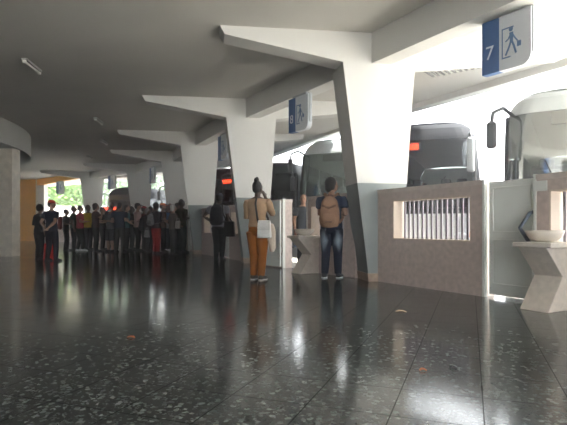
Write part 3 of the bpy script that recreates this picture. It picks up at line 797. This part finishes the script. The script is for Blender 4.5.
# --- the three nearest
jeans = bpy.data.materials.new('faded_jeans'); jeans.use_nodes = True
nt = jeans.node_tree; b_ = nt.nodes['Principled BSDF']; b_.inputs['Roughness'].default_value = .9; b_.inputs['Specular IOR Level'].default_value = .2
tcn = nt.nodes.new('ShaderNodeTexCoord'); sxn = nt.nodes.new('ShaderNodeSeparateXYZ'); nt.links.new(tcn.outputs['Object'], sxn.inputs[0])
def mth(op, a, b=None):
    n = nt.nodes.new('ShaderNodeMath'); n.operation = op; n.use_clamp = op == 'SUBTRACT' and b is not None and False
    for k, v in enumerate((a, b)):
        if v is None: continue
        if isinstance(v, (int, float)): n.inputs[k].default_value = v
        else: nt.links.new(v, n.inputs[k])
    return n.outputs[0]
dz = mth('ABSOLUTE', mth('SUBTRACT', sxn.outputs[2], .64)); dx = mth('ABSOLUTE', mth('SUBTRACT', mth('ABSOLUTE', sxn.outputs[0]), .13))
fade = mth('MAXIMUM', mth('SUBTRACT', 1.0, mth('ADD', mth('MULTIPLY', dz, 4.5), mth('MULTIPLY', dx, 9.0))), 0.0)
mxn = nt.nodes.new('ShaderNodeMix'); mxn.data_type = 'RGBA'; mxn.inputs[6].default_value = (.012, .016, .03, 1); mxn.inputs[7].default_value = (.28, .34, .40, 1)
nt.links.new(fade, mxn.inputs[0]); nt.links.new(mxn.outputs[2], b_.inputs['Base Color'])

x, y = at(257.5, 8.2)
pw = person(x, y, -16, 1.62, 'woman with hair bun, tan sweater and orange trousers, seen from behind', (.34, .225, .14), (.24, .083, .018), skin=2, style='short', bun=True,
            L='tuck', Rr='up', sleeve=.95, turn=-14, stance=.046, step=-.02, near=True, wide=.90, hem=.54, shoes=(LEATHER, SOLE))
q = on_back(pw, .150, -.10, .69)
handbag(q.x, q.y, q.z, -12, .235, .28, .10, (.58, .58, .56), 'white shoulder bag hanging at the hip of the woman in orange trousers',
        strap=([(-.10, -.01, .25), (-.115, -.045, .42), (-.13, -.06, .56), (-.125, -.02, .64), (-.10, .06, .665), (-.07, .13, .60), (-.03, .17, .45), (.06, .10, .25)], (.03, .028, .03)))
q = on_back(pw, .245, .0, 0)
bm = bmesh.new()
tube(bm, [(0, 0, .92), (.01, -.005, .80), (-.005, 0, .66), (.015, 0, .54), (0, 0, .47)], [(.03, .02), (.06, .035), (.07, .03), (.06, .03), (.04, .018)], 12)
tag(remeshed('jacket', bm, .012, cloth((.50, .42, .34)), None, .6, 3), 'folded beige jacket held beside the white shoulder bag', 'jacket').location = q

x, y = at(331.5, 8.5)
pj = person(x, y, -14, 1.70, 'young man in navy shirt and faded dark jeans beside the wall', (.022, .035, .065), jeans, skin=1, style='medium',
            L='tuck', Rr='bend', sleeve=.55, turn=-55, stance=.065, step=.012, near=True, shoes=(LEATHER, SHOEW))
backpack(pj, 1.70, (.30, .175, .115), 'tan brown backpack with leather patch on the man in jeans', w=.33, h=.50, d=.15, zb=.515, patch=True)

x, y = at(219, 13.2)
pk = person(x, y, -10, 1.76, 'man in grey shirt and dark trousers leaning an arm on the wall', (.20, .20, .22), BLK, skin=2, style='short', L='hip', Rr='hang', stance=.035, step=.03,
            near=True, cap=(.09, .10, .13), lean=.04)
backpack(pk, 1.76, (.016, .017, .022), 'black backpack on the man leaning on the wall', w=.36, h=.52, d=.17, zb=.53)
q = on_back(pk, .30, -.05, .62)
handbag(q.x, q.y, q.z, -10, .30, .40, .16, (.014, .014, .016), 'black holdall hanging at the side of the leaning man', name='holdall', flap=False,
        strap=([(-.08, 0, .39), (-.16, -.06, .62), (-.19, -.02, .86), (-.17, .05, .88), (-.08, .06, .60), (.06, .02, .39)], (.014, .014, .016)))

x, y = at(303, 11.4)
person(x, y, -150, 1.62, 'man in dark grey shirt standing behind the stone basin in the gateway', (.05, .055, .065), BLK, skin=1, L='hang', Rr='hang', turn=-35)

# --- the pair at the left
x, y = at(39, 13.3)
person(x, y, -35, 1.47, 'short person in black clothes at the left of the red cap man', BLK, (.014, .014, .016), skin=0, style='afro', L='bend', Rr='hang', lean=.05, sleeve=.95)
x, y = at(51.5, 12.7)
person(x, y, -22, 1.55, 'man with red cap and dark clothes, hands clasped behind his back', (.022, .026, .042), (.018, .02, .028), skin=1, cap=(.50, .03, .025), L='back', Rr='back', turn=-62, stance=.115, step=-.02)
x, y = at(49, 13.25)
handbag(X_at(50.5, 13.2), 13.2, 0.0, 10, .34, .44, .16, (.75, .04, .035), 'bright red bag on the floor behind the legs of the red cap man', name='red_bag', flap=False)

# --- the queue
Q = [
 (73.5, 19.0, -75, 1.66, 'person in dark green shirt behind the dark red backpack', (.03, .06, .035), BLK, dict(L='bend', Rr='hang')),
 (102.5, 18.9, -80, 1.62, 'person in dark grey shirt left of the person with blue mask', (.05, .05, .055), BLK, dict(L='bend', Rr='bend', skin=1)),
 (131.5, 19.3, -65, 1.66, 'person in black shirt between the teal and the checked shirt', (.02, .02, .022), BLK, dict(L='hang', Rr='bend', skin=2)),
 (151, 19.0, -70, 1.64, 'person in dark purple shirt behind the grey backpack', (.06, .03, .07), BLK, dict(L='hang', Rr='bend', skin=1, style='medium')),
 # px, depth, rz, H, label, top, bottom, extra
 (66, 18.3, -70, 1.52, 'person in dark top at the left end of the queue', (.03, .03, .03), BLK, dict(L='bend', Rr='bend', step=.03)),
 (80, 18.0, -55, 1.64, 'person in crimson shirt near the left end of the queue', (.42, .03, .07), BLK, dict(L='hang', Rr='bend', skin=1, step=.04, shoes=(SHOEW, SOLE))),
 (88, 18.9, -120, 1.70, 'person in yellow top behind the crimson shirt', (.55, .38, .02), (.03, .03, .04), dict(skin=2)),
 (95.5, 17.6, -60, 1.70, 'woman in dark red brown top lifting a phone to her face', (.055, .022, .022), BLK, dict(Rr='face', L='bend', skin=1, style='medium')),
 (110.5, 17.4, 160, 1.60, 'person with blue face mask, grey top and bare legs', (.10, .105, .11), (.03, .03, .035), dict(L='cross', Rr='cross', mask=True, legs='shorts', skin=1)),
 (111.5, 19.4, 170, 1.83, 'tall dark haired man behind the person with blue mask', (.03, .03, .035), BLK, dict(skin=0)),
 (119.5, 17.1, -10, 1.70, 'broad man in navy shirt and olive trousers seen from behind', (.018, .026, .052), (.045, .043, .035), dict(L='bend', Rr='bend', wide=1.15, skin=1, stance=.07)),
 (126.5, 18.3, -75, 1.68, 'person in teal shirt right of the broad navy shirt', (.03, .13, .15), BLK, dict(Rr='carry', L='bend', skin=1)),
 (137.5, 17.9, -70, 1.72, 'man in checked pale red shirt and dark cap', (.42, .27, .24), BLK, dict(cap=(.03, .03, .04), L='bend', Rr='bend', skin=1, sleeve=.95)),
 (144, 18.6, -60, 1.64, 'person with red cap and maroon shirt in the queue', (.16, .03, .035), BLK, dict(cap=(.45, .04, .05), skin=0)),
 (147.5, 17.3, -60, 1.52, 'person in bulky black jacket before the maroon shirt', (.022, .022, .024), (.03, .03, .032), dict(sleeve=.95, L='carry', Rr='carry', wide=1.2, hair='grey')),
 (156, 16.2, -40, 1.66, 'woman with red trousers and black hair in the queue', (.035, .035, .04), (.30, .022, .025), dict(style='medium', L='bend', Rr='bend', skin=0, sleeve=.95)),
 (162.5, 17.2, -70, 1.69, 'person with bright orange cap in the queue', (.12, .07, .05), BLK, dict(cap=(.72, .18, .04), L='bend', Rr='carry', skin=1)),
 (166.5, 18.0, -60, 1.68, 'person in blue shirt with glowing white sneakers', (.05, .14, .30), (.03, .035, .05), dict(skin=0, L='carry', Rr='carry', stance=.08, shoes=(SHOEW, SHOEW))),
 (170.5, 19.2, -70, 1.76, 'person with reddish hair behind the grey haired woman', (.14, .06, .06), BLK, dict(hair='red', skin=1)),
 (173, 15.9, -60, 1.58, 'grey haired woman in brown jacket near the pillar', (.10, .085, .07), BLK, dict(hair='grey', style='medium', sleeve=.95, Rr='carry', L='bend', skin=1)),
 (177.5, 18.3, -65, 1.75, 'man with dark brown cap near the right end of the queue', (.06, .045, .035), BLK, dict(cap=(.05, .03, .025), L='bend', Rr='bend', skin=0)),
 (181.5, 16.9, -40, 1.80, 'tall man in olive shirt at the right end of the queue', (.07, .068, .04), (.02, .025, .03), dict(L='hang', Rr='bend', skin=2, stance=.06)),
]
PP = []
for px, d, rz, H, lab, top, bot, ex in Q:
    x, y = at(px, d); PP.append((person(x, y, rz, H, lab, top, bot, **ex), H))
backpack(PP[4][0], 1.52, (.20, .02, .03), 'dark red backpack on the person at the left end of the queue', w=.34, h=.46, zb=.52)
backpack(PP[14][0], 1.52, (.018, .018, .02), 'black backpack on the person in bulky black jacket', w=.34, h=.44, zb=.50, wide=1.2)
backpack(PP[15][0], 1.66, (.23, .24, .25), 'grey backpack on the woman with red trousers', w=.32, h=.36, zb=.56)
for i, (px, d, z, w_, h_, col, lab) in enumerate(((147, 16.85, .52, .20, .24, (.34, .34, .34), 'white plastic bag in front of the bulky black jacket'), (178, 15.6, .82, .20, .24, (.40, .38, .36), 'white bag carried by the grey haired woman'),
                                               (167, 17.55, .82, .16, .20, (.30, .30, .30), 'pale bag carried by the person in blue shirt'))):
    handbag(X_at(px, d), d, z, -30, w_, h_, .10, col, lab, name='carrier_bag', flap=False)


# ------------------------------------------------------------------ added scattering volume that stands in for lens glare
hz = bpy.data.materials.new('lens_glare_volume'); hz.use_nodes = True; nt = hz.node_tree; nt.nodes.clear()
vo = nt.nodes.new('ShaderNodeOutputMaterial'); vs = nt.nodes.new('ShaderNodeVolumeScatter')
vs.inputs['Density'].default_value = .0125; vs.inputs['Anisotropy'].default_value = .75; vs.inputs['Color'].default_value = (.97, .98, 1, 1)
nt.links.new(vs.outputs[0], vo.inputs['Volume'])
bm = bmesh.new(); box(bm, -34, 34, -16, 57, -.6, 9)
tag(link('glare_haze', bm, hz), 'thin bright veil added for lens glare over the hall and the yard', 'glare_haze', kind='stuff')

# ------------------------------------------------------------------ litter on the floor
for (px, py, mk, sz, lab) in ((131, 338, 'peel', .03, 'orange scrap of peel on the dark floor at the left'), (401, 312, 'paper', .05, 'tan scrap of paper on the floor before the wall'),
                              (423, 371, 'peel', .02, 'tiny reddish crumb on the floor in the window reflection'), (453, 368, 'black', .022, 'tiny black scrap on the floor right of the reddish crumb')):
    d = CAM_Z * F / (py - 227.0); bm = bmesh.new()
    tube(bm, [(-sz, 0, .006), (-sz * .3, sz * .3, .014), (sz * .4, sz * .2, .012), (sz, -sz * .2, .005)], [(.004, .4 * sz), (.005, .6 * sz), (.005, .5 * sz), (.003, .3 * sz)], 8, ref=(0, 0, 1))
    tag(link('scrap', bm, M[mk], loc=(X_at(px, d), d, 0), smooth=True), lab, 'litter')

# ------------------------------------------------------------------ light
w = bpy.data.worlds.new('sky'); bpy.context.scene.world = w; w.use_nodes = True
bg = w.node_tree.nodes['Background']; bg.inputs['Color'].default_value = (.93, .97, 1, 1); bg.inputs['Strength'].default_value = 1.0
sd = bpy.data.lights.new('sun', 'SUN'); sd.energy = 4.5; sd.angle = R(2); sd.color = (1, .95, .87)
so = bpy.data.objects.new('sun', sd); C.objects.link(so)
so.rotation_euler = Vector((-.55, .12, -.83)).to_track_quat('-Z', 'Y').to_euler()

# ------------------------------------------------------------------ camera and colour
cd = bpy.data.cameras.new('camera'); cd.sensor_width = 36; cd.lens = F / 567 * 36; cd.shift_y = 14.5 / 567; cd.clip_end = 400
co = bpy.data.objects.new('camera', cd); C.objects.link(co); co.location = (0, 0, CAM_Z); co.rotation_euler = (R(90), 0, 0)
sc = bpy.context.scene; sc.camera = co
sc.view_settings.view_transform = 'Standard'; sc.view_settings.look = 'None'; sc.view_settings.gamma = 1; sc.view_settings.use_curve_mapping = False
sc.view_settings.exposure = 3.56
sc.cycles.max_bounces = 12; sc.cycles.diffuse_bounces = 7; sc.cycles.glossy_bounces = 5; sc.cycles.transparent_max_bounces = 16
sc.cycles.use_denoising = True; sc.cycles.caustics_reflective = False; sc.cycles.caustics_refractive = False
sc.cycles.sample_clamp_indirect = 8
